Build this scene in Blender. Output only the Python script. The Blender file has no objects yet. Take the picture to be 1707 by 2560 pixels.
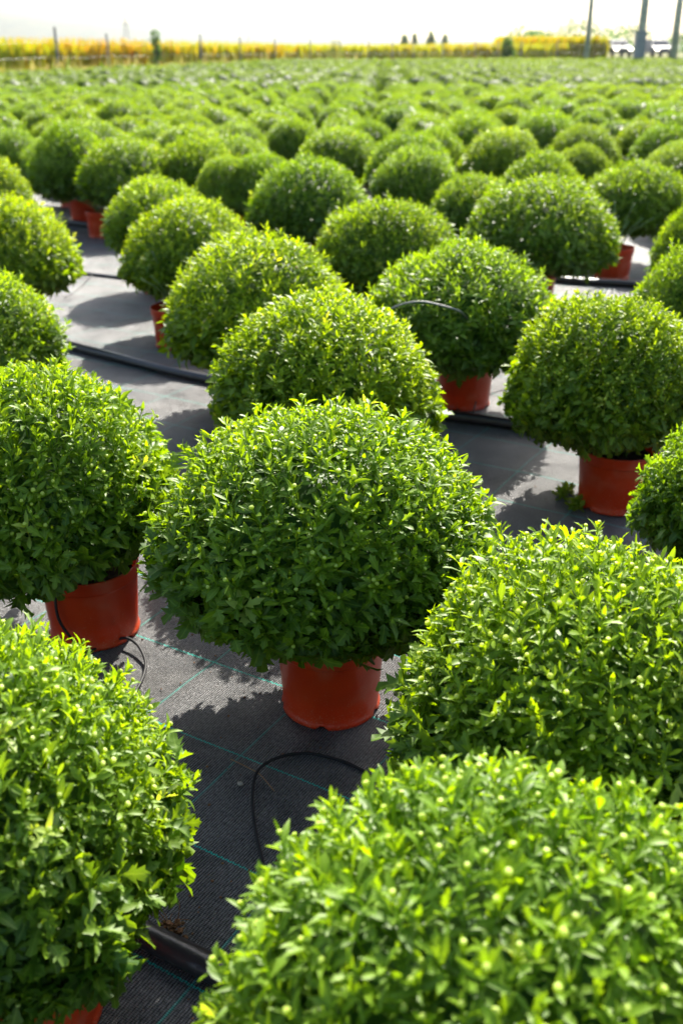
import bpy, math, random
import numpy as np
from mathutils import Vector

R = math.radians
scene = bpy.context.scene
C = scene.collection

# ---------------------------------------------------------------- camera, light, exposure
PITCH = 25.0
cam_data = bpy.data.cameras.new("camera")
cam = bpy.data.objects.new("camera", cam_data)
C.objects.link(cam)
cam.location = (0, 0, 1.3)
cam.rotation_euler = (R(90 - PITCH), 0, 0)
cam_data.sensor_fit = 'HORIZONTAL'
cam_data.sensor_width = 24.0
cam_data.lens = 35.0
cam_data.clip_start = 0.02
cam_data.clip_end = 6000
cam_data.dof.use_dof = True
cam_data.dof.focus_distance = 1.78
cam_data.dof.aperture_fstop = 4.0
scene.camera = cam

SUN_AZ, SUN_EL = 15.0, 40.0          # azimuth clockwise from +Y (the view direction), elevation
world = bpy.data.worlds.new("World")
scene.world = world
world.use_nodes = True
wn = world.node_tree
sky = wn.nodes.new("ShaderNodeTexSky")
sky.sky_type = 'NISHITA'
sky.sun_disc = False
sky.sun_elevation = R(SUN_EL)
sky.sun_rotation = R(SUN_AZ)
sky.air_density = 1.0
sky.dust_density = 2.5
sky.ozone_density = 1.0
wn.nodes["Background"].inputs[1].default_value = 0.10
wn.links.new(sky.outputs[0], wn.nodes["Background"].inputs[0])

sun_data = bpy.data.lights.new("sun", 'SUN')
sun_data.energy = 5.0
sun_data.angle = R(0.5)
sun_data.color = (1.0, 0.94, 0.84)
sun = bpy.data.objects.new("sun", sun_data)
C.objects.link(sun)
sd = Vector((math.sin(R(SUN_AZ)) * math.cos(R(SUN_EL)), math.cos(R(SUN_AZ)) * math.cos(R(SUN_EL)), math.sin(R(SUN_EL))))
sun.rotation_euler = sd.to_track_quat('Z', 'Y').to_euler()

scene.view_settings.view_transform = 'Standard'
scene.view_settings.look = 'None'
scene.view_settings.gamma = 1.0
scene.view_settings.exposure = 1.55
scene.render.engine = 'CYCLES'
cy = scene.cycles
cy.max_bounces = 7
cy.diffuse_bounces = 3
cy.glossy_bounces = 2
cy.transmission_bounces = 5
cy.transparent_max_bounces = 4
cy.caustics_reflective = False
cy.caustics_refractive = False
cy.sample_clamp_indirect = 6.0
cy.use_adaptive_sampling = True
cy.adaptive_threshold = 0.01

# ---------------------------------------------------------------- materials
def newmat(name):
    m = bpy.data.materials.new(name)
    m.use_nodes = True
    nt = m.node_tree
    return m, nt, nt.nodes["Principled BSDF"], nt.nodes["Material Output"]

def simple(name, col, rough=0.6, spec=0.5, metal=0.0, noise=None, bump=None, emis=None):
    """plain surface with an optional colour noise (scale, amount, second colour) and bump (scale, strength)"""
    m, nt, b, out = newmat(name)
    b.inputs["Base Color"].default_value = (*col, 1)
    b.inputs["Roughness"].default_value = rough
    b.inputs["Specular IOR Level"].default_value = spec
    b.inputs["Metallic"].default_value = metal
    tc = nt.nodes.new("ShaderNodeTexCoord")
    if noise:
        n = nt.nodes.new("ShaderNodeTexNoise")
        n.inputs["Scale"].default_value = noise[0]
        n.inputs["Detail"].default_value = 6
        nt.links.new(tc.outputs["Object"], n.inputs["Vector"])
        r = nt.nodes.new("ShaderNodeValToRGB")
        r.color_ramp.elements[0].position = 0.5 - noise[1]
        r.color_ramp.elements[1].position = 0.5 + noise[1]
        r.color_ramp.elements[0].color = (*col, 1)
        r.color_ramp.elements[1].color = (*noise[2], 1)
        nt.links.new(n.outputs["Fac"], r.inputs[0])
        nt.links.new(r.outputs[0], b.inputs["Base Color"])
    if bump:
        n2 = nt.nodes.new("ShaderNodeTexNoise")
        n2.inputs["Scale"].default_value = bump[0]
        n2.inputs["Detail"].default_value = 5
        nt.links.new(tc.outputs["Object"], n2.inputs["Vector"])
        bp = nt.nodes.new("ShaderNodeBump")
        bp.inputs["Strength"].default_value = bump[1]
        bp.inputs["Distance"].default_value = 0.01
        nt.links.new(n2.outputs["Fac"], bp.inputs["Height"])
        nt.links.new(bp.outputs[0], b.inputs["Normal"])
    if emis:
        b.inputs["Emission Color"].default_value = (*emis[0], 1)
        b.inputs["Emission Strength"].default_value = emis[1]
    return m

def leaf_material(name, dark, light, vein, trans, tfac=0.42, rough=0.42, spec=0.5, under=(.14, .24, .03)):
    m, nt, b, out = newmat(name)
    N, L = nt.nodes, nt.links
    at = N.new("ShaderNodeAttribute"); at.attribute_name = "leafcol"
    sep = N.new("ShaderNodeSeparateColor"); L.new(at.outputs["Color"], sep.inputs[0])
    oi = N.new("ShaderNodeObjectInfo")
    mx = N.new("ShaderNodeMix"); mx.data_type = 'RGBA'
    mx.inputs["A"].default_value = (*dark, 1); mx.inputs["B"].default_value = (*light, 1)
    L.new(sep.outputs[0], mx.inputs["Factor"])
    # pale midrib where the leaf folds
    pw = N.new("ShaderNodeMath"); pw.operation = 'POWER'; pw.inputs[1].default_value = 9.0
    L.new(sep.outputs[1], pw.inputs[0])
    pm = N.new("ShaderNodeMath"); pm.operation = 'MULTIPLY'; pm.inputs[1].default_value = 0.55
    L.new(pw.outputs[0], pm.inputs[0])
    mv = N.new("ShaderNodeMix"); mv.data_type = 'RGBA'
    mv.inputs["B"].default_value = (*vein, 1)
    L.new(pm.outputs[0], mv.inputs["Factor"]); L.new(mx.outputs["Result"], mv.inputs["A"])
    # leaf undersides are paler and greyer
    geo = N.new("ShaderNodeNewGeometry")
    bk = N.new("ShaderNodeMath"); bk.operation = 'MULTIPLY'; bk.inputs[1].default_value = 0.20
    L.new(geo.outputs["Backfacing"], bk.inputs[0])
    mu = N.new("ShaderNodeMix"); mu.data_type = 'RGBA'; mu.inputs["B"].default_value = (*under, 1)
    L.new(bk.outputs[0], mu.inputs["Factor"]); L.new(mv.outputs["Result"], mu.inputs["A"])
    mv = mu
    # buds: third channel
    mb = N.new("ShaderNodeMix"); mb.data_type = 'RGBA'
    mb.inputs["B"].default_value = (0.50, 0.58, 0.15, 1)
    L.new(sep.outputs[2], mb.inputs["Factor"]); L.new(mv.outputs["Result"], mb.inputs["A"])
    # the plant's own tone
    ml = N.new("ShaderNodeMix"); ml.data_type = 'RGBA'; ml.blend_type = 'MULTIPLY'
    ml.inputs["Factor"].default_value = 1.0
    L.new(mb.outputs["Result"], ml.inputs["A"]); L.new(oi.outputs["Color"], ml.inputs["B"])
    L.new(ml.outputs["Result"], b.inputs["Base Color"])
    b.inputs["Roughness"].default_value = rough
    b.inputs["Specular IOR Level"].default_value = spec
    tr = N.new("ShaderNodeBsdfTranslucent")
    mt = N.new("ShaderNodeMix"); mt.data_type = 'RGBA'; mt.blend_type = 'MULTIPLY'
    mt.inputs["Factor"].default_value = 1.0
    mt.inputs["B"].default_value = (*trans, 1)
    L.new(ml.outputs["Result"], mt.inputs["A"])
    L.new(mt.outputs["Result"], tr.inputs["Color"])
    ms = N.new("ShaderNodeMixShader"); ms.inputs[0].default_value = tfac
    L.new(b.outputs[0], ms.inputs[1]); L.new(tr.outputs[0], ms.inputs[2])
    L.new(ms.outputs[0], out.inputs["Surface"])
    return m

M = {}
M['leaf'] = leaf_material('mum_leaf', (0.034, 0.096, 0.004), (0.186, 0.296, 0.006), (0.27, 0.40, 0.05), (2.6, 2.3, 0.40), tfac=.42, rough=0.48, spec=.38)
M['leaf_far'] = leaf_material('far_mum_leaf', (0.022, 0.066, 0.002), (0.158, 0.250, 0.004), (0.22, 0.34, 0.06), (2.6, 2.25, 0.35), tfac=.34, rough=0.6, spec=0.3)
M['corn'] = leaf_material('dry_corn', (0.33, 0.37, 0.010), (0.56, 0.26, 0.025), (0.5, 0.4, 0.1), (1.4, 1.3, 0.6), rough=0.7, spec=0.2, under=(.35, .30, .03))
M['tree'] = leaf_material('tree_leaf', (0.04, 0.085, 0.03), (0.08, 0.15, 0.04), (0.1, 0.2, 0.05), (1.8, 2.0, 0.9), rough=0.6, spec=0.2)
M['far_tree'] = leaf_material('hazed_tree_leaf', (0.07, 0.13, 0.07), (0.12, 0.20, 0.10), (0.1, 0.2, 0.08), (1.8, 2.0, 1.2), rough=0.6, spec=0.2)  # distance haze mixed into the leaf colour, so paler than the nearer trees
M['grass'] = leaf_material('rough_grass', (0.10, 0.15, 0.03), (0.38, 0.33, 0.16), (0.3, 0.3, 0.12), (1.6, 1.5, 0.9), rough=0.7, spec=0.2)
M['stem'] = simple('green_stem', (0.10, 0.17, 0.04), 0.6)
M['soil'] = simple('potting_soil', (0.035, 0.022, 0.014), 0.95, 0.1, noise=(60, .2, (0.09, 0.06, 0.04)), bump=(90, 1.0))
M['crumb'] = simple('dry_peat', (0.06, 0.03, 0.015), 0.9, 0.2, noise=(80, .2, (0.25, 0.13, 0.06)))
M['twig'] = simple('dry_twig', (0.28, 0.17, 0.09), 0.8, 0.2)
M['pebble'] = simple('pale_stone', (0.45, 0.40, 0.33), 0.8, noise=(90, .2, (0.3, 0.26, 0.2)))
M['pipe'] = simple('black_pipe', (0.012, 0.012, 0.013), 0.33, 0.6, noise=(25, .25, (0.022, 0.022, 0.022)), bump=(60, .15))
M['tube'] = simple('black_tube', (0.010, 0.010, 0.011), 0.6, 0.3)
M['greytube'] = simple('grey_tube', (0.16, 0.17, 0.15), 0.45, 0.6)
M['blue'] = simple('blue_plastic', (0.02, 0.16, 0.42), 0.4)
M['post'] = simple('weathered_post', (0.20, 0.20, 0.19), 0.8, noise=(8, .2, (0.12, 0.11, 0.10)))
M['wire'] = simple('steel_wire', (0.3, 0.3, 0.3), 0.5, metal=0.6)
M['concrete'] = simple('pole_concrete', (0.68, 0.70, 0.58), 0.85, noise=(3, .25, (0.16, 0.17, 0.16)), bump=(20, .4))
M['base'] = simple('pole_base', (0.30, 0.33, 0.33), 0.85, noise=(4, .2, (0.22, 0.23, 0.22)))
M['bark'] = simple('bark', (0.09, 0.065, 0.045), 0.9, bump=(20, .6))
M['hill'] = simple('far_hill', (0.09, 0.12, 0.09), 0.95, 0.1, noise=(0.02, .2, (0.14, 0.15, 0.09)))
M['road'] = simple('asphalt', (0.05, 0.05, 0.05), 0.85, noise=(2, .3, (0.07, 0.068, 0.065)))
M['paint'] = simple('silver_paint', (0.12, 0.14, 0.14), 0.6, 0.3)
M['glass'] = simple('car_glass', (0.02, 0.03, 0.03), 0.05, 1.0)
M['tyre'] = simple('tyre', (0.015, 0.015, 0.015), 0.8)
M['lamp'] = simple('headlamp_glint', (0.9, 0.9, 0.85), 0.2, emis=((1, 0.9, 0.72), 4))  # emission stands in for the sun glints on the two vehicles
M['white'] = simple('white_van_paint', (0.20, 0.20, 0.19), 0.6, 0.6)

def pot_material():
    m, nt, b, out = newmat('terracotta_plastic')
    N, L = nt.nodes, nt.links
    tc = N.new("ShaderNodeTexCoord"); oi = N.new("ShaderNodeObjectInfo")
    add = N.new("ShaderNodeVectorMath"); add.operation = 'ADD'
    sc = N.new("ShaderNodeVectorMath"); sc.operation = 'SCALE'; sc.inputs["Scale"].default_value = 17.0
    cmb = N.new("ShaderNodeCombineXYZ")
    for i in range(3): L.new(oi.outputs["Random"], cmb.inputs[i])
    L.new(cmb.outputs[0], sc.inputs[0]); L.new(tc.outputs["Object"], add.inputs[0]); L.new(sc.outputs[0], add.inputs[1])
    n = N.new("ShaderNodeTexNoise"); n.inputs["Scale"].default_value = 9; n.inputs["Detail"].default_value = 5
    L.new(add.outputs[0], n.inputs["Vector"])
    r = N.new("ShaderNodeValToRGB")
    r.color_ramp.elements[0].position = .35; r.color_ramp.elements[0].color = (0.50, 0.038, 0.005, 1)
    r.color_ramp.elements[1].position = .75; r.color_ramp.elements[1].color = (0.62, 0.064, 0.009, 1)
    L.new(n.outputs["Fac"], r.inputs[0])
    # splashed dust: fine specks, thicker near the foot
    n2 = N.new("ShaderNodeTexNoise"); n2.inputs["Scale"].default_value = 260; n2.inputs["Detail"].default_value = 3
    L.new(add.outputs[0], n2.inputs["Vector"])
    sx = N.new("ShaderNodeSeparateXYZ"); L.new(tc.outputs["Object"], sx.inputs[0])
    mr = N.new("ShaderNodeMapRange"); mr.inputs["From Min"].default_value = 0.0; mr.inputs["From Max"].default_value = 0.10
    mr.inputs["To Min"].default_value = 0.59; mr.inputs["To Max"].default_value = 0.70
    L.new(sx.outputs[2], mr.inputs["Value"])
    gt = N.new("ShaderNodeMath"); gt.operation = 'GREATER_THAN'
    L.new(n2.outputs["Fac"], gt.inputs[0]); L.new(mr.outputs[0], gt.inputs[1])
    n3 = N.new("ShaderNodeTexNoise"); n3.inputs["Scale"].default_value = 14; n3.inputs["Detail"].default_value = 8
    L.new(add.outputs[0], n3.inputs["Vector"])
    r3 = N.new("ShaderNodeValToRGB"); r3.color_ramp.elements[0].position = .52; r3.color_ramp.elements[1].position = .8
    r3.color_ramp.elements[1].color = (.35, .35, .35, 1)
    L.new(n3.outputs["Fac"], r3.inputs[0])
    mxf = N.new("ShaderNodeMath"); mxf.operation = 'MAXIMUM'
    gm = N.new("ShaderNodeMath"); gm.operation = 'MULTIPLY'; gm.inputs[1].default_value = 0.5
    L.new(gt.outputs[0], gm.inputs[0]); L.new(gm.outputs[0], mxf.inputs[0]); L.new(r3.outputs[0], mxf.inputs[1])
    mx = N.new("ShaderNodeMix"); mx.data_type = 'RGBA'; mx.inputs["B"].default_value = (0.55, 0.30, 0.18, 1)
    L.new(mxf.outputs[0], mx.inputs["Factor"]); L.new(r.outputs[0], mx.inputs["A"])
    L.new(mx.outputs["Result"], b.inputs["Base Color"])
    b.inputs["Roughness"].default_value = 0.34
    b.inputs["Specular IOR Level"].default_value = 0.45
    tr = N.new("ShaderNodeBsdfTranslucent"); tr.inputs[0].default_value = (0.85, 0.13, 0.03, 1)
    ms = N.new("ShaderNodeMixShader"); ms.inputs[0].default_value = 0.25
    L.new(b.outputs[0], ms.inputs[1]); L.new(tr.outputs[0], ms.inputs[2]); L.new(ms.outputs[0], out.inputs["Surface"])
    return m
M['pot'] = pot_material()

ROW = R(-31.0)      # the rows, the pipes and the cloth's printed lines run this way on the ground

def cloth_material():
    m, nt, b, out = newmat('woven_weed_cloth')
    N, L = nt.nodes, nt.links
    def math_(op, a, bb=None, c=None):
        n = N.new("ShaderNodeMath"); n.operation = op
        for i, v in enumerate((a, bb, c)):
            if v is None: continue
            if isinstance(v, (int, float)): n.inputs[i].default_value = v
            else: L.new(v, n.inputs[i])
        return n.outputs[0]
    tc = N.new("ShaderNodeTexCoord")
    mp = N.new("ShaderNodeMapping"); mp.vector_type = 'POINT'; mp.inputs["Rotation"].default_value = (0, 0, -ROW)
    L.new(tc.outputs["Object"], mp.inputs["Vector"])
    # slight wander so that lines and ribs are not ruler-straight
    wz = N.new("ShaderNodeTexNoise"); wz.inputs["Scale"].default_value = 2.2; wz.inputs["Detail"].default_value = 2
    L.new(tc.outputs["Object"], wz.inputs["Vector"])
    wv = N.new("ShaderNodeVectorMath"); wv.operation = 'MULTIPLY_ADD'
    wv.inputs[1].default_value = (0.022, 0.022, 0); wv.inputs[2].default_value = (-0.011, -0.011, 0)
    L.new(wz.outputs["Color"], wv.inputs[0])
    ad = N.new("ShaderNodeVectorMath"); ad.operation = 'ADD'
    L.new(mp.outputs[0], ad.inputs[0]); L.new(wv.outputs[0], ad.inputs[1])
    sx = N.new("ShaderNodeSeparateXYZ"); L.new(ad.outputs[0], sx.inputs[0])
    u, n_ = sx.outputs[0], sx.outputs[1]
    # ribs across (fine) and threads along
    rib_u = math_('SINE', math_('MULTIPLY', u, 2 * math.pi / 0.0052))
    rib_n = math_('SINE', math_('MULTIPLY', n_, 2 * math.pi / 0.0036))
    weave = math_('MULTIPLY_ADD', rib_n, 0.45, rib_u)
    # uneven threads: noise stretched along the ribs
    ms = N.new("ShaderNodeMapping"); ms.inputs["Scale"].default_value = (190, 130, 1)
    L.new(ad.outputs[0], ms.inputs["Vector"])
    nf = N.new("ShaderNodeTexNoise"); nf.inputs["Scale"].default_value = 1.0; nf.inputs["Detail"].default_value = 3
    L.new(ms.outputs[0], nf.inputs["Vector"])
    ms2 = N.new("ShaderNodeMapping"); ms2.inputs["Scale"].default_value = (14, 420, 1)
    L.new(ad.outputs[0], ms2.inputs["Vector"])
    nf2 = N.new("ShaderNodeTexNoise"); nf2.inputs["Scale"].default_value = 1.0; nf2.inputs["Detail"].default_value = 2
    L.new(ms2.outputs[0], nf2.inputs["Vector"])
    # printed / woven lines
    wobble = math_('MULTIPLY', math_('SINE', math_('MULTIPLY', u, 2 * math.pi / 0.012)), 0.0009)
    dn = math_('ABSOLUTE', math_('SUBTRACT', math_('FRACT', math_('DIVIDE', math_('ADD', math_('ADD', n_, wobble), 24 * 0.24 - 0.795 + 0.12 + 0.0), 0.24)), 0.5))
    line_n = math_('LESS_THAN', dn, 0.0085)
    strip = math_('FLOOR', math_('DIVIDE', math_('SUBTRACT', n_, 2.2), 2.4))
    up = math_('ADD', math_('MULTIPLY', strip, 0.085), math_('ADD', u, 100 * 0.255 + 0.85 + 0.1275 - 0.018))
    du = math_('ABSOLUTE', math_('SUBTRACT', math_('FRACT', math_('DIVIDE', up, 0.255)), 0.5))
    line_u = math_('MULTIPLY', math_('LESS_THAN', du, 0.012), 0.55)
    line_u2 = math_('MULTIPLY', line_u, math_('MULTIPLY_ADD', rib_n, 0.3, 0.75))
    nl = N.new("ShaderNodeTexNoise"); nl.inputs["Scale"].default_value = 35
    L.new(ad.outputs[0], nl.inputs["Vector"])
    line = math_('MULTIPLY', math_('MAXIMUM', line_n, line_u2), math_('MULTIPLY_ADD', nl.outputs["Fac"], 1.0, 0.35))
    # dust
    nd = N.new("ShaderNodeTexNoise"); nd.inputs["Scale"].default_value = 3.0; nd.inputs["Detail"].default_value = 9; nd.inputs["Roughness"].default_value = 0.65
    L.new(tc.outputs["Object"], nd.inputs["Vector"])
    dr = N.new("ShaderNodeValToRGB"); dr.color_ramp.elements[0].position = .47; dr.color_ramp.elements[1].position = .68
    dr.color_ramp.elements[1].color = (.45, .45, .45, 1)
    L.new(nd.outputs["Fac"], dr.inputs[0])
    ng = N.new("ShaderNodeTexNoise"); ng.inputs["Scale"].default_value = 420; ng.inputs["Detail"].default_value = 2
    L.new(tc.outputs["Object"], ng.inputs["Vector"])
    grit = math_('GREATER_THAN', ng.outputs["Fac"], 0.715)
    thread = N.new("ShaderNodeValToRGB")
    thread.color_ramp.elements[0].position = .36; thread.color_ramp.elements[0].color = (0.004, 0.0045, 0.006, 1)
    thread.color_ramp.elements[1].position = .68; thread.color_ramp.elements[1].color = (0.062, 0.065, 0.068, 1)
    L.new(math_('ADD', math_('MULTIPLY', nf.outputs["Fac"], 0.7), math_('MULTIPLY', nf2.outputs["Fac"], 0.3)), thread.inputs[0])
    m1 = N.new("ShaderNodeMix"); m1.data_type = 'RGBA'; m1.inputs["B"].default_value = (0.12, 0.11, 0.095, 1)
    L.new(dr.outputs[0], m1.inputs["Factor"]); L.new(thread.outputs[0], m1.inputs["A"])
    m2 = N.new("ShaderNodeMix"); m2.data_type = 'RGBA'; m2.inputs["B"].default_value = (0.0, 0.50, 0.40, 1)
    L.new(line, m2.inputs["Factor"]); L.new(m1.outputs["Result"], m2.inputs["A"])
    gap = math_('MULTIPLY_ADD', weave, 0.34, 0.62)
    gcl = N.new("ShaderNodeClamp"); gcl.inputs["Min"].default_value = 0.12; L.new(gap, gcl.inputs[0])
    mg = N.new("ShaderNodeMix"); mg.data_type = 'RGBA'; mg.blend_type = 'MULTIPLY'; mg.inputs["Factor"].default_value = 1.0
    L.new(m2.outputs["Result"], mg.inputs["A"]); L.new(gcl.outputs[0], mg.inputs["B"])
    m2 = mg
    m3 = N.new("ShaderNodeMix"); m3.data_type = 'RGBA'; m3.inputs["B"].default_value = (0.30, 0.20, 0.13, 1)
    L.new(math_('MULTIPLY', grit, 0.7), m3.inputs["Factor"]); L.new(m2.outputs["Result"], m3.inputs["A"])
    L.new(m3.outputs["Result"], b.inputs["Base Color"])
    nm = N.new("ShaderNodeTexNoise"); nm.inputs["Scale"].default_value = 5.5; nm.inputs["Detail"].default_value = 9; nm.inputs["Roughness"].default_value = .7
    L.new(tc.outputs["Object"], nm.inputs["Vector"])
    mr = N.new("ShaderNodeMapRange"); mr.inputs["From Min"].default_value = .36; mr.inputs["From Max"].default_value = .62
    mr.inputs["To Min"].default_value = .28; mr.inputs["To Max"].default_value = 1.0; L.new(nm.outputs["Fac"], mr.inputs["Value"])
    sp = math_('MULTIPLY', gcl.outputs[0], math_('MULTIPLY_ADD', nf.outputs["Fac"], 4.8, -.9))
    sp = math_('MULTIPLY', sp, math_('MULTIPLY', mr.outputs[0], math_('SUBTRACT', 1.0, math_('MULTIPLY', line, .6))))
    L.new(sp, b.inputs["Specular IOR Level"])
    rr = math_('MULTIPLY_ADD', nf2.outputs["Fac"], 0.3, 0.27)
    L.new(rr, b.inputs["Roughness"])
    b.inputs["Sheen Weight"].default_value = 0.15
    b1 = N.new("ShaderNodeBump"); b1.inputs["Strength"].default_value = 0.9; b1.inputs["Distance"].default_value = 0.0008
    L.new(weave, b1.inputs["Height"])
    b2 = N.new("ShaderNodeBump"); b2.inputs["Strength"].default_value = 0.8; b2.inputs["Distance"].default_value = 0.0016
    L.new(nf.outputs["Fac"], b2.inputs["Height"]); L.new(b1.outputs[0], b2.inputs["Normal"])
    L.new(b2.outputs[0], b.inputs["Normal"])
    return m
M['cloth'] = cloth_material()

def earth_material():
    m, nt, b, out = newmat('open_ground')
    N, L = nt.nodes, nt.links
    tc = N.new("ShaderNodeTexCoord")
    n = N.new("ShaderNodeTexNoise"); n.inputs["Scale"].default_value = 0.35; n.inputs["Detail"].default_value = 10
    L.new(tc.outputs["Object"], n.inputs["Vector"])
    r = N.new("ShaderNodeValToRGB")
    e = r.color_ramp.elements
    e[0].position = .3; e[0].color = (0.07, 0.11, 0.03, 1)
    e[1].position = .7; e[1].color = (0.26, 0.21, 0.12, 1)
    x = e.new(.5); x.color = (0.14, 0.15, 0.05, 1)
    L.new(n.outputs["Fac"], r.inputs[0]); L.new(r.outputs[0], b.inputs["Base Color"])
    b.inputs["Roughness"].default_value = 0.95
    b.inputs["Specular IOR Level"].default_value = 0.1
    return m
M['earth'] = earth_material()

# ---------------------------------------------------------------- mesh helpers
def mesh_from(name, V, Q, T=None, col=None, mat=None, smooth=True):
    """numpy verts, quads (and tris) -> mesh; col: per-vertex rgb attribute 'leafcol'"""
    V = np.asarray(V, np.float32).reshape(-1, 3)
    Q = np.asarray(Q, np.int32).reshape(-1, 4)
    T = np.zeros((0, 3), np.int32) if T is None else np.asarray(T, np.int32).reshape(-1, 3)
    me = bpy.data.meshes.new(name)
    me.vertices.add(len(V)); me.vertices.foreach_set("co", V.ravel())
    nl = len(Q) * 4 + len(T) * 3
    me.loops.add(nl)
    me.loops.foreach_set("vertex_index", np.concatenate([Q.ravel(), T.ravel()]).astype(np.int32))
    me.polygons.add(len(Q) + len(T))
    st = np.concatenate([np.arange(len(Q)) * 4, len(Q) * 4 + np.arange(len(T)) * 3]).astype(np.int32)
    me.polygons.foreach_set("loop_start", st)
    me.polygons.foreach_set("use_smooth", np.full(len(st), smooth))
    if col is not None:
        a = me.attributes.new("leafcol", 'FLOAT_COLOR', 'POINT')
        c4 = np.concatenate([np.asarray(col, np.float32), np.ones((len(V), 1), np.float32)], 1)
        a.data.foreach_set("color", c4.ravel())
    me.update(calc_edges=True)
    if mat: me.materials.append(mat)
    return me

def obj(name, me, parent=None, loc=(0, 0, 0), scale=(1, 1, 1), rotz=0):
    o = bpy.data.objects.new(name, me); C.objects.link(o)
    o.location = loc; o.scale = scale; o.rotation_euler = (0, 0, rotz)
    if parent: o.parent = parent
    return o

def tag(o, label=None, cat=None, group=None, kind=None):
    if label: o['label'] = label
    if cat: o['category'] = cat
    if group: o['group'] = group
    if kind: o['kind'] = kind
    return o

class Geo:
    """collects verts / quads / colours"""
    def __init__(s): s.v, s.q, s.c, s.n = [], [], [], 0
    def add(s, v, q, c=None):
        v = np.asarray(v, float).reshape(-1, 3); q = np.asarray(q, int).reshape(-1, 4)
        s.v.append(v); s.q.append(q + s.n); s.c.append(np.zeros((len(v), 3)) if c is None else np.asarray(c, float)); s.n += len(v)
    def arrays(s): return np.concatenate(s.v), np.concatenate(s.q), np.concatenate(s.c)
    def mesh(s, name, mat, smooth=True):
        V, Q, c = s.arrays(); return mesh_from(name, V, Q, None, c, mat, smooth)

def grid_quads(r, c, wrap=False):
    cc = c if wrap else c - 1
    i, j = np.meshgrid(np.arange(r - 1), np.arange(cc), indexing='ij')
    j2 = (j + 1) % c
    return np.stack([i * c + j, i * c + j2, (i + 1) * c + j2, (i + 1) * c + j], -1).reshape(-1, 4)

def spline(pts, n=10):
    P = np.array(pts, float); P = np.vstack([2 * P[0] - P[1], P, 2 * P[-1] - P[-2]]); out = []
    for i in range(1, len(P) - 2):
        for t in np.linspace(0, 1, n, endpoint=False):
            a, b, c, d = P[i - 1:i + 3]
            out.append(.5 * ((2 * b) + (-a + c) * t + (2 * a - 5 * b + 4 * c - d) * t * t + (-a + 3 * b - 3 * c + d) * t ** 3))
    out.append(P[-2]); return np.array(out)

def tube(P, rad, seg=10, cap=True):
    P = np.asarray(P, float); rad = np.broadcast_to(rad, len(P)).astype(float)
    if cap:
        P = np.vstack([P[:1], P, P[-1:]]); rad = np.concatenate([[rad[0] * .05], rad, [rad[-1] * .05]])
    d = np.gradient(P, axis=0); d[np.linalg.norm(d, axis=1) < 1e-9] = (0, 0, 1)
    if cap: d[0] = d[1] = P[2] - P[1]; d[-1] = d[-2] = P[-2] - P[-3]
    d /= np.linalg.norm(d, axis=1)[:, None]
    ref = np.array([0, 0, 1.0]); 
    V = []
    for i in range(len(P)):
        r0 = ref if abs(d[i] @ ref) < .95 else np.array([1.0, 0, 0])
        a = np.cross(d[i], r0); a /= np.linalg.norm(a); b = np.cross(a, d[i])
        th = np.linspace(0, 2 * np.pi, seg, endpoint=False)
        V.append(P[i] + rad[i] * (np.cos(th)[:, None] * a + np.sin(th)[:, None] * b))
    return np.concatenate(V), grid_quads(len(P), seg, True)

def box(x0, x1, y0, y1, z0, z1):
    v = [(x, y, z) for z in (z0, z1) for x, y in ((x0, y0), (x1, y0), (x1, y1), (x0, y1))]
    return np.array(v, float), np.array([(3, 2, 1, 0), (4, 5, 6, 7), (0, 1, 5, 4), (1, 2, 6, 5), (2, 3, 7, 6), (3, 0, 4, 7)])

def lathe(prof, seg=48, fn=None):
    th = np.linspace(0, 2 * np.pi, seg, endpoint=False); V = []
    for k, (r, z) in enumerate(prof):
        rr = np.full(seg, r); zz = np.full(seg, z)
        if fn: rr, zz = fn(k, th, rr, zz)
        V.append(np.stack([rr * np.cos(th), rr * np.sin(th), zz], 1))
    return np.concatenate(V), grid_quads(len(prof), seg, True)[:, ::-1]

def smooth_noise(rng, n=7, k=4.0):
    K = rng.normal(size=(n, 3)) * k; ph = rng.uniform(0, 6.28, n)
    return lambda D: np.sin(D @ K.T + ph).sum(-1) / math.sqrt(n)

# ---------------------------------------------------------------- leaves and sprigs
LOBED = [(0, .05, 0), (.16, .10, 0), (.36, .60, .12), (.41, .24, 0), (.60, .66, .14), (.66, .25, 0), (.86, .30, .07), (1, .02, 0)]
LOBED2 = [(0, .05, 0), (.22, .12, 0), (.46, .52, .14), (.52, .22, .01), (.74, .40, .10), (.80, .22, .02), (1, .02, 0)]
LANCE = [(0, .07, 0), (.22, .30, 0), (.5, .50, 0), (.78, .34, 0), (1, .02, 0)]
SPOON = [(0, .07, 0), (.3, .22, 0), (.62, .52, 0), (.86, .42, 0), (1, .05, 0)]
KITE = [(0, .08, 0), (.55, .52, 0), (1, .05, 0)]

def leaf(rng, L, W, rows, tint):
    """leaf lying along +x, face up +z, folded on the midrib, arched along its length"""
    rows = np.array(rows); t, w, f = rows.T
    w = w * rng.uniform(.85, 1.15, len(w))
    fold = rng.uniform(.1, .6); arch = rng.uniform(-.15, .55); side = rng.uniform(-.12, .12)
    V = np.zeros((len(t), 3, 3))
    z0 = -arch * L * t ** 2
    V[:, 1] = np.stack([t * L, side * L * t ** 2, z0], 1)
    for s, k in ((-1, 0), (1, 2)):
        V[:, k] = np.stack([(t + f) * L, s * w * W + side * L * t ** 2, z0 + fold * w * W + rng.normal(0, .03, len(t)) * W], 1)
    c = np.zeros((len(t), 3, 3)); c[..., 0] = tint; c[:, 1, 1] = 1
    return V.reshape(-1, 3), grid_quads(len(t), 3), c.reshape(-1, 3)

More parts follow.
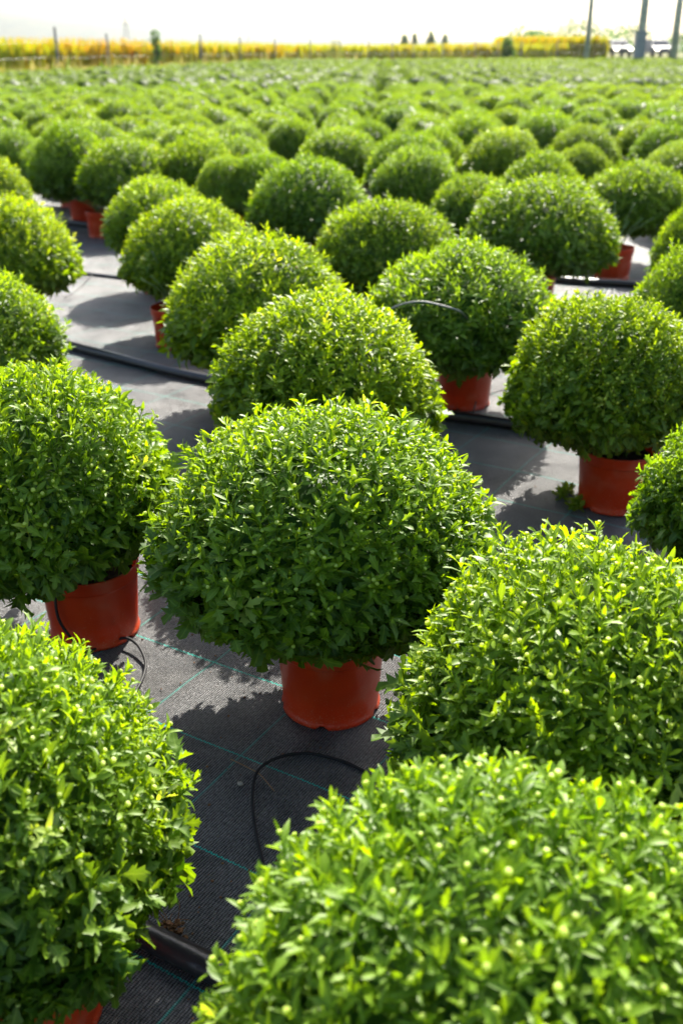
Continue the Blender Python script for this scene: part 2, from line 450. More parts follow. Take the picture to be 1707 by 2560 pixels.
def quad_leaf(rng, L, W, tint):
    fold = rng.uniform(.1, .4) * W
    V = np.array([(0, 0, 0), (L * .5, -W * .5, fold), (L, 0, -L * rng.uniform(0, .3)), (L * .5, W * .5, fold)])
    c = np.zeros((4, 3)); c[:, 0] = tint
    return V, np.array([[0, 1, 2, 3]]), c

def rot(axis, a):
    c, s = math.cos(a), math.sin(a)
    if axis == 'z': return np.array([[c, -s, 0], [s, c, 0], [0, 0, 1]])
    if axis == 'y': return np.array([[c, 0, s], [0, 1, 0], [-s, 0, c]])
    return np.array([[1, 0, 0], [0, c, -s], [0, s, c]])

def bud_geo(rng, r, lod):
    n = 3 if lod == 0 else 2
    g = np.linspace(-1, 1, n); V = []; Q = []
    for ax in range(3):
        for sgn in (-1, 1):
            a, b = np.meshgrid(g, g, indexing='ij'); P = np.zeros((n, n, 3))
            P[..., ax] = sgn; P[..., (ax + 1) % 3] = a; P[..., (ax + 2) % 3] = b
            P = P.reshape(-1, 3); P = P / np.linalg.norm(P, axis=1)[:, None]
            q = grid_quads(n, n)
            Q.append((q if sgn < 0 else q[:, ::-1]) + len(V) * n * n); V.append(P)
    V = np.concatenate(V) * r; V[:, 2] *= .85
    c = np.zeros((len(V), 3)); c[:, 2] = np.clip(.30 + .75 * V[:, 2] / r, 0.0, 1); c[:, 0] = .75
    return V, np.concatenate(Q), c

def sprig(rng, kind, lod, bud):
    """a shoot along +z, its tip at the origin, stem reaching down; returns (leaf geo, bud geo or None)"""
    g = Geo(); az = rng.uniform(0, 6.28)
    if lod == 2: nl = 6
    else: nl = {'U': 9, 'S': 8, 'L': 7}[kind]
    h = {'U': .050, 'S': .056, 'L': .060}[kind]
    for i in range(nl):
        t = i / (nl - 1)                        # 0 at the tip, 1 at the foot of the shoot
        az += 2.4 + rng.normal(0, .3)
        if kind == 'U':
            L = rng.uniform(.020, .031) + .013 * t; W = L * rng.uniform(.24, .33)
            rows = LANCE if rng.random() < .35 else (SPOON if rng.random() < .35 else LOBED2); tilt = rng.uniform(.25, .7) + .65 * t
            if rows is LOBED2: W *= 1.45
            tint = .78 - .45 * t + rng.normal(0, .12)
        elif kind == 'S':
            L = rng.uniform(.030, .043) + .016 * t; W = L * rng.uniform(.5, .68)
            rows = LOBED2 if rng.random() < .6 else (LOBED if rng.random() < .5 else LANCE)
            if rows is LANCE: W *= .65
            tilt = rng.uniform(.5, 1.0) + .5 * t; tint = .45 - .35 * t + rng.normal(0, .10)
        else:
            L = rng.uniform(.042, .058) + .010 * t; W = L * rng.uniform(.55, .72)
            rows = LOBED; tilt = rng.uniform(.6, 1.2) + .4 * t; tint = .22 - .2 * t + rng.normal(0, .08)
        tint = min(max(tint, 0), 1)
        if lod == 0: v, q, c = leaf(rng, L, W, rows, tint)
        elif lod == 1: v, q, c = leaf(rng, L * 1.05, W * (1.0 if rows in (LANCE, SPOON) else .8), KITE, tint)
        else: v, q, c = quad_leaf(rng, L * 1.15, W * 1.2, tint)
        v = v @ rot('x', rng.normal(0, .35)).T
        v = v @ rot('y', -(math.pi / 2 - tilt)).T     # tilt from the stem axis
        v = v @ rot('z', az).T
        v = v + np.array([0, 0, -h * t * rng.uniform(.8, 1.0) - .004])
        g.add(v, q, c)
    if lod == 0:
        v, q = tube([(0, 0, -.002), (rng.normal(0, .002), rng.normal(0, .002), -h * .6), (0, 0, -h * 1.2)], [.0011, .0014, .0017], 4, False)
        c = np.zeros((len(v), 3)); c[:, 0] = .75; g.add(v, q, c)
    b = None
    if bud:
        b = Geo(); r = rng.uniform(.0036, .0050) * (1 if lod < 2 else 1.3)
        v, q, c = bud_geo(rng, r, lod); top = rng.uniform(.003, .012) if kind == 'U' else .001
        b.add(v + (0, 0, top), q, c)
        if lod == 0:
            v, q = tube([(0, 0, top), (0, 0, -.006)], [.0012, .0012], 4, False)
            c = np.zeros((len(v), 3)); c[:, 0] = .8; g.add(v, q, c)
    return g.arrays(), (b.arrays() if b else None)

def frames(rng, D):
    n = len(D); r = rng.normal(size=(n, 3)); x = np.cross(r, D); x /= np.linalg.norm(x, axis=1)[:, None]
    y = np.cross(D, x); return np.stack([x, y, D], -1)

UP, DN, RAD = .325, .118, .33
def dome_points(rng, n, noise, lo=-.9, layer=1.0):
    k = np.arange(n) + .5; z = lo + (1 - lo) * k / n; z = z[::-1] + rng.normal(0, .3 / n, n)
    z = np.clip(z, -1, 1); th = k * 2.39996 + rng.normal(0, .06, n); s = np.sqrt(1 - z * z)
    D = np.stack([s * np.cos(th), s * np.sin(th), z], 1)
    bump = 1 + .060 * noise(D)
    hz = np.where(D[:, 2] > 0, UP, DN)
    # a slightly squared-off dome, wide shoulders
    s2 = np.where(D[:, 2] > 0, np.power(np.maximum(s, 1e-6), .95), np.power(np.maximum(s, 1e-6), 1.45))
    P = np.stack([D[:, 0] / np.maximum(s, 1e-6) * s2 * RAD, D[:, 1] / np.maximum(s, 1e-6) * s2 * RAD, np.sign(D[:, 2]) * np.abs(D[:, 2]) * hz], 1)
    P = P * (bump * layer)[:, None]
    Nn = np.stack([D[:, 0] / RAD, D[:, 1] / RAD, D[:, 2] / hz], 1); Nn /= np.linalg.norm(Nn, axis=1)[:, None]
    return P, Nn, D[:, 2]

SPRIGS = {}
def sprig_set(lod):
    if lod not in SPRIGS:
        rng = np.random.default_rng(50 + lod); K = 10 if lod < 2 else 5
        SPRIGS[lod] = {(k, b): [sprig(rng, k, lod, b) for _ in range(K)] for k in 'USL' for b in (False, True)}
    return SPRIGS[lod]

def core_geo(noise, f=.74, tint=.0, nr=14, ns=28):  # dark solid shell added inside the crown to block light and see-through gaps
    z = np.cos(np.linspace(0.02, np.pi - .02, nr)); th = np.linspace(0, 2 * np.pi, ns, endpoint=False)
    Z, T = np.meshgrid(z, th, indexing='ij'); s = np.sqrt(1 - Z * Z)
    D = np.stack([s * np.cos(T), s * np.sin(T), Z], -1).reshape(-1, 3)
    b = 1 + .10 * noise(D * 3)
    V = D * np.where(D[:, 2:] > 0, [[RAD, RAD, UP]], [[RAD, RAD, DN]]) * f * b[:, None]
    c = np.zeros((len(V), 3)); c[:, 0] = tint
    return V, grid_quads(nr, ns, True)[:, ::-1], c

def foliage(name, seed, lod):
    """one crown: (leaf mesh, bud mesh)"""
    rng = np.random.default_rng(seed); noise = smooth_noise(rng, 9, 2.6)
    SS = sprig_set(lod)
    n1, n2, sc = {0: (1560, 380, .94), 1: (1400, 250, .94), 2: (1150, 0, .98)}[lod]
    G, B = Geo(), Geo()
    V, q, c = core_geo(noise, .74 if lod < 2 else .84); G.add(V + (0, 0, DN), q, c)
    sets = [(n1, 1.0)] + ([(n2, .86)] if n2 else [])
    patch = smooth_noise(rng, 6, 3.5)
    for n, layer in sets:
        P, Nn, z = dome_points(rng, n, noise, -.92, layer)
        keep = (z > .15) | (rng.random(n) > .30)
        P, Nn, z = P[keep], Nn[keep], z[keep]; n = len(P)
        up = np.array([0, 0, 1.0]); w = np.where(z > 0, .75, .15)[:, None]
        D = Nn * 1.0 + up * w + rng.normal(0, .22, (n, 3))
        low = z < -.25
        D[low] += np.array([0, 0, .12])
        D /= np.linalg.norm(D, axis=1)[:, None]
        P = P + Nn * (rng.normal(0, .011, (n, 1)) + (rng.random((n, 1)) < .04) * rng.uniform(.01, .03, (n, 1)))
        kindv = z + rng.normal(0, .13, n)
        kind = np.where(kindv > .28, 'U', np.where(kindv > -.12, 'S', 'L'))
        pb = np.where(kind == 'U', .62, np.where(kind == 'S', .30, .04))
        bud = (rng.random(n) < pb) & (layer > .95)
        F = frames(rng, D); S = sc * rng.uniform(.82, 1.2, n)
        tn = .10 * patch(Nn)
        idx = rng.integers(0, len(SS[('U', False)]), n)
        for (kd, b), L_ in SS.items():
            for i, (lg, bg) in enumerate(L_):
                sel = np.nonzero((kind == kd) & (bud == b) & (idx == i))[0]
                if not len(sel): continue
                for geo, dst in ((lg, G), (bg, B)):
                    if geo is None: continue
                    tv, tq, tcol = geo
                    VV = np.einsum('nij,mj->nmi', F[sel] * S[sel][:, None, None], tv) + P[sel][:, None, :] + np.array([0, 0, DN])
                    QQ = (tq[None] + (np.arange(len(sel)) * len(tv))[:, None, None]).reshape(-1, 4)
                    CC = np.broadcast_to(tcol[None], (len(sel), len(tv), 3)).copy()
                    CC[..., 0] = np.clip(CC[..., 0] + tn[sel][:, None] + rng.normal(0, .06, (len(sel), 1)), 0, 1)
                    CC[..., 2] = np.where((rng.random((len(sel), 1)) < .012) & (CC[..., 2] == 0), .45, CC[..., 2])
                    dst.add(VV.reshape(-1, 3), QQ, CC.reshape(-1, 3))
    if lod < 2:                                  # long lower leaves hanging round the skirt
        n = 46; th = rng.uniform(0, 6.28, n); rr = rng.uniform(.40, .80, n) * RAD
        P = np.stack([rr * np.cos(th), rr * np.sin(th), DN - DN * np.sqrt(np.clip(1 - (rr / RAD) ** 1.4, 0, 1)) + rng.uniform(-.012, .02, n)], 1)
        D = np.stack([np.cos(th), np.sin(th), rng.uniform(-.8, 0, n)], 1) + rng.normal(0, .25, (n, 3)); D /= np.linalg.norm(D, axis=1)[:, None]
        F = frames(rng, D)
        for k in range(n):
            (tv, tq, tcol), _ = SS[('L', False)][rng.integers(0, len(SS[('L', False)]))]
            G.add((tv * rng.uniform(.8, 1.1)) @ F[k].T + P[k], tq, tcol)
    return G.mesh(name + '_leaves', M['leaf']), B.mesh(name + '_buds', M['leaf'])

def pot_mesh():
    prof = [(.002, .004), (.085, .004), (.096, .001), (.1015, .0015), (.1025, .006), (.1005, .012), (.0985, .015), (.0995, .03), (.104, .10), (.1075, .150),
            (.1085, .153), (.1112, .154), (.1118, .158), (.1122, .180), (.1132, .184), (.1128, .188), (.1105, .188), (.1098, .182), (.1060, .15), (.1030, .10), (.100, .06)]
    def fn(k, th, r, z):
        if 2 <= k <= 5:                       # drainage notches cut in the foot ring
            notch = (np.cos(5 * th) > .90)
            z = z + np.where(notch, .007, 0) * (1 if k < 5 else .25); r = r - np.where(notch, .003, 0)
        r = r * (1 + .006 * np.cos(2 * th + .7))
        return r, z
    v, q = lathe(prof, 72, fn)
    return mesh_from('pot', v, q, mat=M['pot'])

def soil_mesh(rng):
    r = np.array([0.001, .02, .045, .07, .09, .103]); th = np.linspace(0, 2 * np.pi, 24, endpoint=False)
    Rr, T = np.meshgrid(r, th, indexing='ij')
    Z = .160 + rng.normal(0, .003, Rr.shape)
    return mesh_from('soil', np.stack([Rr * np.cos(T), Rr * np.sin(T), Z], -1), grid_quads(len(r), 24, True), mat=M['soil'])

def stems_mesh(rng):
    g = Geo()
    for i in range(16):
        a = rng.uniform(0, 6.28); r0 = rng.uniform(.0, .03); r1 = rng.uniform(.08, .24); z1 = rng.uniform(.26, .48) - .3 * (r1 - .08)
        p = [(r0 * math.cos(a), r0 * math.sin(a), .155), ((r0 + r1) * .4 * math.cos(a), (r0 + r1) * .4 * math.sin(a), .155 + (z1 - .155) * .6), (r1 * math.cos(a), r1 * math.sin(a), z1)]
        v, q = tube(spline(p, 4), .0035, 5); g.add(v, q)
    return g.mesh('stems', M['stem'])

# ---------------------------------------------------------------- ground
def ground_sheet():
    s = 3000
    v = [(-s, -50, 0), (s, -50, 0), (s, s, 0), (-s, s, 0)]
    o = obj('ground', mesh_from('ground', v, [(0, 1, 2, 3)], mat=M['earth'])); tag(o, kind='structure')
ground_sheet()

# edge of the growing field: polygon on the ground (camera inside)
FIELD = [(-14, -2), (20, -2), (40, 60), (38, 84), (8, 81), (-4, 74), (-7.5, 52), (-11.0, 38), (-22, 22)]
def in_field(x, y):
    c = False; n = len(FIELD)
    for i in range(n):
        x1, y1 = FIELD[i]; x2, y2 = FIELD[(i + 1) % n]
        if (y1 > y) != (y2 > y) and x < (x2 - x1) * (y - y1) / (y2 - y1) + x1: c = not c
    return c

def cloth():
    # fine undulating part near the camera, flat beyond: one sheet
    xs = np.concatenate([[-22, -14, -8], np.arange(-4, 4.01, .08), [8, 14, 24, 40]])
    ys = np.concatenate([[-2, -1, 0], np.arange(.4, 7.01, .08), [9, 12, 20, 35, 50, 60, 74, 84]])
    X, Y = np.meshgrid(xs, ys, indexing='ij')
    rng = np.random.default_rng(3); nz = smooth_noise(rng, 10, 5.0); P = np.stack([X, Y, X * 0], -1).reshape(-1, 3)
    near = (np.abs(P[:, 0]) < 4.01) & (P[:, 1] > .3) & (P[:, 1] < 7.01)
    P[:, 2] = .005 + np.where(near, .0016 + .0022 * (1 + np.clip(nz(P), -1, 1)) + .0012 * np.clip(nz(P * 2.7), -1, 1) , 0.002)
    # keep to the field's outline beyond 20 m by pulling the outer columns in
    xl = np.interp(P[:, 1], [-2, 22, 38, 52, 74, 84], [-22, -22, -11, -7.5, -4, 8]); P[:, 0] = np.maximum(P[:, 0], xl)
    o = obj('ground_cloth', mesh_from('ground_cloth', P, grid_quads(len(xs), len(ys))[:, ::-1], mat=M['cloth'])); tag(o, kind='structure')
cloth()

# ---------------------------------------------------------------- plants
PLANTS = {   # pot x, y, crown centre x, y, crown radius, crown top
    'P5': (0.165, 0.692, 0.170, 0.692, 0.326, 0.635),
    'P3': (-0.46, 1.02, -0.537, 1.03, 0.29, 0.645),
    'P4': (0.375, 1.268, 0.376, 1.268, 0.312, 0.628),
    'P1': (-0.023, 1.793, -0.041, 1.825, 0.34, 0.672),
    'P9': (0.945, 2.07, 0.945, 2.07, 0.245, 0.65),
    'P2': (-0.602, 2.09, -0.70, 2.10, 0.335, 0.685),
    'P6': (-0.048, 2.808, -0.048, 2.808, 0.349, 0.67),
    'P8': (0.846, 2.84, 0.819, 2.924, 0.306, 0.646),
    'P16': (-1.247, 3.33, -1.247, 3.33, 0.31, 0.649),
    'RR': (1.37, 3.75, 1.37, 3.75, 0.27, 0.655),
    'P7': (0.486, 3.806, 0.464, 3.736, 0.368, 0.68),
    'P10': (-0.373, 3.834, -0.309, 3.713, 0.36, 0.677),
    'R2': (1.83, 5.1, 1.83, 5.1, 0.24, 0.64),
    'P11': (-0.781, 4.661, -0.752, 4.892, 0.319, 0.654),
    'P15': (-1.579, 4.858, -1.579, 4.858, 0.31, 0.649),
    'P20': (0.239, 5.011, 0.239, 5.011, 0.345, 0.669),
    'P21': (1.049, 5.457, 1.049, 5.457, 0.397, 0.696),
    'P12': (-1.055, 5.844, -1.055, 5.844, 0.307, 0.647),
    'P22': (1.675, 6.221, 1.902, 6.674, 0.353, 0.673),
    'P24': (0.816, 6.382, 0.816, 6.382, 0.279, 0.63),
    'P18': (-0.191, 6.437, -0.191, 6.437, 0.371, 0.682),
    'P17': (-2.44, 7.084, -2.44, 7.084, 0.31, 0.649),
    'P27': (1.402, 7.34, 1.402, 7.34, 0.309, 0.648),
    'P19': (-0.548, 7.412, -0.548, 7.412, 0.271, 0.624),
    'P23': (0.533, 7.541, 0.533, 7.541, 0.34, 0.665),
    'P13a': (-1.80, 7.71, -1.60, 7.85, 0.385, 0.69),
    'P31': (2.519, 7.86, 2.519, 7.86, 0.284, 0.633),
    'P28': (1.968, 8.577, 1.968, 8.577, 0.267, 0.622),
    'P25': (-1.10, 7.95, -1.12, 7.95, 0.34, 0.735),
    'P26': (1.376, 8.952, 1.376, 8.952, 0.383, 0.688),
    'c': (-0.034, 9.086, -0.034, 9.086, 0.359, 0.676),
    'P25b': (-1.332, 9.149, -1.332, 9.149, 0.4, 0.69),
    'P33': (0.811, 9.302, 0.811, 9.302, 0.32, 0.654),
    'P14': (-2.10, 8.4, -2.12, 8.4, 0.375, 0.765),
    'P29': (2.205, 9.646, 2.205, 9.646, 0.343, 0.667),
    'P32': (1.275, 10.527, 1.275, 10.527, 0.348, 0.67),
    'b': (-0.494, 10.64, -0.494, 10.64, 0.314, 0.651),
    'P34': (0.275, 10.755, 0.275, 10.755, 0.289, 0.636),
    'P14b': (-2.985, 10.914, -2.985, 10.914, 0.286, 0.634),
    'P30': (3.153, 10.932, 3.153, 10.932, 0.305, 0.646),
    'f1': (-2.3, 11.2, -2.3, 11.2, 0.33, 0.66),
    'a': (-0.748, 11.32, -0.748, 11.32, 0.379, 0.687),
    'f2': (-1.68, 11.6, -1.68, 11.6, 0.33, 0.66),
    'o': (2.361, 11.791, 2.361, 11.791, 0.226, 0.595),
    'P35': (0.925, 11.91, 0.925, 11.91, 0.362, 0.677),
    'k': (2.914, 12.535, 2.914, 12.535, 0.288, 0.635),
    'g': (2.013, 13.065, 2.013, 13.065, 0.307, 0.647),
    'e': (-3.543, 13.978, -3.543, 13.978, 0.407, 0.701),
    'd': (-4.231, 14.089, -4.231, 14.089, 0.22, 0.59),
    'P36': (1.147, 14.599, 1.147, 14.599, 0.419, 0.707),
    'j': (3.823, 14.763, 3.823, 14.763, 0.353, 0.673),
    'h': (3.057, 15.416, 3.057, 15.416, 0.355, 0.674),
    'q': (2.158, 16.289, 2.158, 16.289, 0.345, 0.668),
    'n': (5.669, 18.363, 5.669, 18.363, 0.323, 0.656),
    'i': (3.883, 18.623, 3.883, 18.623, 0.37, 0.682),
    'm': (5.718, 20.256, 5.718, 20.256, 0.339, 0.665),
    'l': (5.456, 23.329, 5.456, 23.329, 0.321, 0.655),
    'P25c': (-0.80, 7.45, -0.82, 7.45, 0.24, 0.60),
}
TONE = {'P5': (1.08, 1.12, 1.1), 'P10': (1.27, 1.17, .6), 'P11': (1.25, 1.15, .7), 'P6': (1.22, 1.14, .65), 'P15': (1.35, 1.2, .6), 'P17': (1.35, 1.2, .6), 'P12': (1.2, 1.15, .8),
        'P7': (.95, .98, 1.3), 'P21': (.98, .98, 1.2), 'P18': (.88, .94, 1.1), 'P14': (.9, .95, .9), 'P24': (1, 1, 1.2), 'P29': (.95, .92, 1.5), 'P28': (.95, .92, 1.5),
        'P31': (.95, .92, 1.5), 'P2': (1.1, 1.1, 1.0), 'P4': (1.15, 1.12, 1.0), 'P1': (1.02, 1.04, 1.1), 'P3': (1.08, 1.08, 1.5), 'P26': (1.25, 1.15, .7), 'a': (1.15, 1.1, .7)}
LABEL = {
 'P1': 'big sharp green chrysanthemum dome in the middle, its whole terracotta pot showing beneath',
 'P2': 'chrysanthemum dome at the left edge, level with the middle one, black tube at its pot',
 'P3': 'soft-focus chrysanthemum with pale broad leaves in the bottom left corner',
 'P4': 'broad bright chrysanthemum dome right of the middle pot, its own pot hidden',
 'P5': 'very blurred bright chrysanthemum dome filling the bottom right corner, closest to us',
 'P6': 'yellow-green chrysanthemum dome directly behind the middle dome',
 'P7': 'grey-green chrysanthemum with a grey tube arching from it and pot rim fully visible',
 'P8': 'dark round chrysanthemum by the right edge, large pot with weeds at its foot',
 'P9': 'chrysanthemum cut by the right edge, in front of the pot with weeds at its foot',
 'P10': 'very yellow chrysanthemum dome left of the one with the grey tube',
 'P11': 'tall chrysanthemum bordering the bare cloth on the left, red pot side peeping out below',
 'P12': 'small yellow-green dome behind the tall one that borders the bare cloth at left',
 'P13a': 'wide pale-dotted chrysanthemum at left whose red pot shows between two crowns',
 'P14': 'large dark shaded chrysanthemum globe at left behind the wide pale-dotted one with red pot',
 'P14b': 'crown half hidden behind the left rim of the large dark shaded globe',
 'P15': 'bright yellow-green chrysanthemum on the left edge beyond the bare sunny cloth',
 'P16': 'blurred chrysanthemum on the left edge just behind the thick black pipe',
 'P17': 'small yellow slice of a chrysanthemum at the left edge beside the dark globe',
 'P18': 'dark bluish-green dome overlapped by the dome behind the grey tube plant',
 'P19': 'low crown tucked behind the left shoulder of the dark bluish-green dome',
 'P20': 'dense mid-green dome directly behind the plant with the grey tube',
 'P21': 'very wide speckled green dome behind and right of the grey tube plant',
 'P22': 'dark crown on the right above a red pot standing beside a black pipe',
 'P23': 'rounded dome with clear dark underside, behind the dense mid-green one',
 'P24': 'crown peeking out behind the left shoulder of the very wide speckled dome',
 'P25': 'round speckled dome behind and right of the wide pale-dotted one',
 'P25c': 'smaller speckled crown at the right foot of the round speckled dome on the left',
 'P25b': 'bright crown rising just behind the round speckled dome at left',
 'P26': 'yellow-green dome with deep shade beneath, behind the clear dark-bottomed dome',
 'P27': 'flat pale crown just behind the very wide speckled dome',
 'P28': 'small dull blue-green dome left behind the dark crown above the red pot',
 'P29': 'larger dull blue-green crown right behind the small dull blue-green dome',
 'P30': 'mid-green mound on the right behind the two dull blue-green crowns',
 'P31': 'flat dull-green crown at the right edge behind the dark crown with the red pot',
 'RR': 'chrysanthemum at the right edge behind the dark round plant with the weedy pot',
 'R2': 'sliver of chrysanthemum at the right edge next to the pot beside the black pipe',
 'c': 'pale green crown left of the clear dark-bottomed dome, rising behind it',
 'b': 'small bright round crown in front of a dark one, above the dark bluish-green dome',
 'a': 'dark crown behind the left side of the small bright round crown',
 'P33': 'mounded green crown directly above and behind the clear dark-bottomed dome',
}
pot_me = pot_mesh(); soil_me = soil_mesh(np.random.default_rng(5)); stem_me = stems_mesh(np.random.default_rng(6))
CROWN = {0: [foliage('crown', 100 + i, 0) for i in range(4)],
         1: [foliage('crown', 200 + i, 1) for i in range(5)],
         2: [foliage('crown', 300 + i, 2) for i in range(6)]}

def make_plant(lod, var):
    t = bpy.data.objects.new('potted_chrysanthemum', None); C.objects.link(t); t.empty_display_size = .1
    lm, bm = CROWN[lod][var]
    obj('plastic_pot', pot_me, t)
    obj('foliage', lm, t, (0, 0, .195))
    b = obj('flower_buds', bm, t, (0, 0, .195)); b['kind'] = 'stuff'
    if lod < 2:
        obj('soil', soil_me, t); obj('stems', stem_me, t)
    return t
PROTO = {}
prng = random.Random(8)
def plant(px, py, cx_, cy_, rad, top, tone, label, group='potted chrysanthemums standing on the black cloth', var=None, low=.207):
    d = math.hypot(px, py)
    lod = 0 if d < 3.3 else (1 if d < 11 else 2)
    var = prng.randrange(len(CROWN[lod])) if var is None else var
    key = (lod, var)
    if key not in PROTO:
        root = PROTO[key] = make_plant(lod, var)
    else:
        src = PROTO[key]; root = src.copy(); C.objects.link(root)
        for ch in list(src.children):
            c = ch.copy(); C.objects.link(c); c.parent = root
    root.location = (px, py, .009)
    a = prng.uniform(0, 6.28); tx, ty, sx_ = prng.gauss(0, .05), prng.gauss(0, .05), prng.uniform(.95, 1.05)
    for ch in root.children:
        n = ch.name.split('.')[0]
        if n in ('foliage', 'flower_buds'):
            ch.location = (cx_ - px, cy_ - py, low)
            ch.scale = (rad / .33 * .95, rad / .33 * .95, (top - low) / .443 * .955)
            ch.rotation_euler = (tx, ty, a)
            ch.scale = (ch.scale[0] * sx_, ch.scale[1] / sx_, ch.scale[2])
            ch.color = (*tone, 1)
        elif n == 'plastic_pot':
            ch.rotation_euler = (0, 0, a * 1.7); ch.scale = (1.05, 1.05, 1)
            ch.color = (1, 1, 1, 1)
        else:
            ch.rotation_euler = (0, 0, a)
    tag(root, label, 'potted plant', group)
    return root

def band_label(tone, x, y, rad):
    """colour and size, then where it stands"""
    col = 'yellow-green' if tone[0] > 1.15 else ('blue-green' if tone[2] > 1.10 else ('deep green' if tone[0] < 1.02 else 'mid-green'))
    size = 'large' if rad > .36 else ('small' if rad < .305 else 'medium')
    px = 784 + x / (y * .906 + .45) * 2286
    hz = ['at the left edge', 'near the left edge', 'in the left third', 'left of the middle', 'in the middle', 'right of the middle', 'in the right third', 'near the right edge', 'at the right edge'][int(min(max(px / 1568 * 9, 0), 8))]
    dz = 'where the crowded rows begin' if y < 8 else 'in the front crowded rows' if y < 9.5 else 'deeper among crowded rows' if y < 11 else 'halfway up the field' if y < 13 else 'in the upper blurred rows' if y < 15.5 else 'high up in the field' if y < 18 else 'far back in the field'
    return '%s %s crown %s %s' % (size, col, dz, hz)

placed = []
for k, (px, py, x, y, r, zt) in PLANTS.items():
    tone = TONE.get(k)
    if tone is None:
        a = prng.random(); tone = (.86 + .30 * a, .93 + .15 * a, 1.1 - .45 * a)
    var = {'P1': 0, 'P2': 1, 'P3': 2, 'P4': 3, 'P5': 1}.get(k)
    plant(px, py, x, y, r, zt, tone, LABEL.get(k) or band_label(tone, x, y, r), var=var, low=.235 if k == 'P1' else .207)
    placed.append((x, y, r))

# the rest of the field on a loose staggered grid along the rows
cu, su = math.cos(ROW), math.sin(ROW)
tone_noise = smooth_noise(np.random.default_rng(12), 6, .35)
cand = []
lr = random.Random(21)
for i in range(-110, 130):
    for j in range(0, 150):
        u = i * .86 + (j % 2) * .43 + lr.gauss(0, .08); n = .6 + j * .78 + lr.gauss(0, .08)
        x = u * cu - n * su; y = u * su + n * cu
        if y < 8.2 or (x < -.35 * (y - 4.5) * .35 - .62 and y < 9.2) or (x > 1.5 and y < 7.0) or abs(x) > .36 * y + 1.6 or not in_field(x, y): continue
        if any((x - a) ** 2 + (y - b) ** 2 < (.22 + c * .78) ** 2 for a, b, c in placed): continue
        # keep the open lane at the left where the photo shows cloth and pots
        cand.append((math.hypot(x, y), x, y, lr.uniform(.29, .39)))
cand.sort()
N_IND = 300 - len(placed)
def tone_at(x, y):
    t = float(tone_noise(np.array([x, y, 0]))); a = min(max(.5 + .35 * t + lr.gauss(0, .18), 0), 1)
    return (.84 + .34 * a, .92 + .20 * a, 1.15 - .50 * a)
for d, x, y, r in cand[:N_IND]:
    tone = tone_at(x, y)
    plant(x, y, x + lr.gauss(0, .02), y + lr.gauss(0, .02), r, .195 + .465 * (r / .33) ** .4 + lr.gauss(0, .035), tone, band_label(tone, x, y, r))

# neighbours that would read the same are told apart by their order from the left
same = {}
for o in C.objects:
    if o.parent is None and o.get('category') == 'potted plant': same.setdefault(o['label'], []).append(o)
ORD = ['leftmost', 'second from left', 'third from left', 'fourth from left', 'fifth from left', 'sixth from left']
for lab, os_ in same.items():
    if 1 < len(os_) <= 6:
        os_.sort(key=lambda o: o.location.x / (o.location.y * .906 + .45))
        for i, o in enumerate(os_): o['label'] = '%s, %s' % (lab, ORD[i] if i < len(os_) - 1 else 'rightmost')

def far_field():
    G = Geo(); rng = np.random.default_rng(77)
    protos = []
    for lvl in (0, 1):
        for s in range(4):
            g = Geo(); noise = smooth_noise(rng, 9, 2.6)
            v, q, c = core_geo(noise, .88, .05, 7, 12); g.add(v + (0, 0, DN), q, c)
            nn = 340 if lvl == 0 else 100; sz = .056 if lvl == 0 else .10
            P, Nn, z = dome_points(rng, nn, noise, -.6, .93)
            F = frames(rng, Nn)
            for k in range(nn):
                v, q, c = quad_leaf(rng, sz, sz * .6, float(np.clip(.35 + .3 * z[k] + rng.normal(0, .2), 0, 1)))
                v = v @ rot('y', -rng.uniform(.2, 1.1)).T; v = v @ F[k].T + P[k] + (0, 0, DN)
                g.add(v, q, c)
            protos.append(g.arrays())
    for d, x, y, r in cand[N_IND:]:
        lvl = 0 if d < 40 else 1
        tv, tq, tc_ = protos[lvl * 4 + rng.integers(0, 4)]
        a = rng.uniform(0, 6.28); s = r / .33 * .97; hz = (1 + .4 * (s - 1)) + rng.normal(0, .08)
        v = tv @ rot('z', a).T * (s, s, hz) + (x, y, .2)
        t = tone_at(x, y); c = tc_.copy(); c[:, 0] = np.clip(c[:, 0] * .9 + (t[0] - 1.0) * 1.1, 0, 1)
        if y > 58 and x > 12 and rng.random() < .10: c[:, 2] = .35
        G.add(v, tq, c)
    o = obj('chrysanthemum_rows', G.mesh('chrysanthemum_rows', M['leaf_far']))
    tag(o, 'distant rows of chrysanthemum crowns merging into a green carpet towards the fence', 'plants', 'potted chrysanthemums standing on the black cloth', 'stuff')
far_field()

# ---------------------------------------------------------------- pipes and tubes
def un(u, n): return (u * cu - n * su, u * su + n * cu)
def add_pipe(n0, pts, seed, label, rad=.021, lo=-14, hi=9):
    """a pipe that wanders about its row and passes through the given ground points"""
    rng = random.Random(seed)
    K = sorted((x * cu + y * su, -x * su + y * cu) for x, y in pts)
    u = K[0][0] - .9
    while u > lo: K.append((u, n0 + rng.gauss(0, .05))); u -= 1.3
    u = max(k[0] for k in K) + .9
    while u < hi: K.append((u, n0 + rng.gauss(0, .05))); u += 1.3
    K.sort(); U = np.arange(K[0][0], K[-1][0], .06); Nn = np.interp(U, [k[0] for k in K], [k[1] for k in K])
    ker = np.exp(-np.linspace(-2, 2, 11) ** 2); ker /= ker.sum()
    Nn = np.convolve(np.pad(Nn, 5, mode='edge'), ker, 'valid')
    P = [(*un(a, b), .009 + rad) for a, b in zip(U, Nn)]
    v, q = tube(P, rad, 20); o = obj('irrigation_pipe', mesh_from('irrigation_pipe', v, q, mat=M['pipe']))
    tag(o, label, 'pipe', 'black irrigation pipes across the cloth')
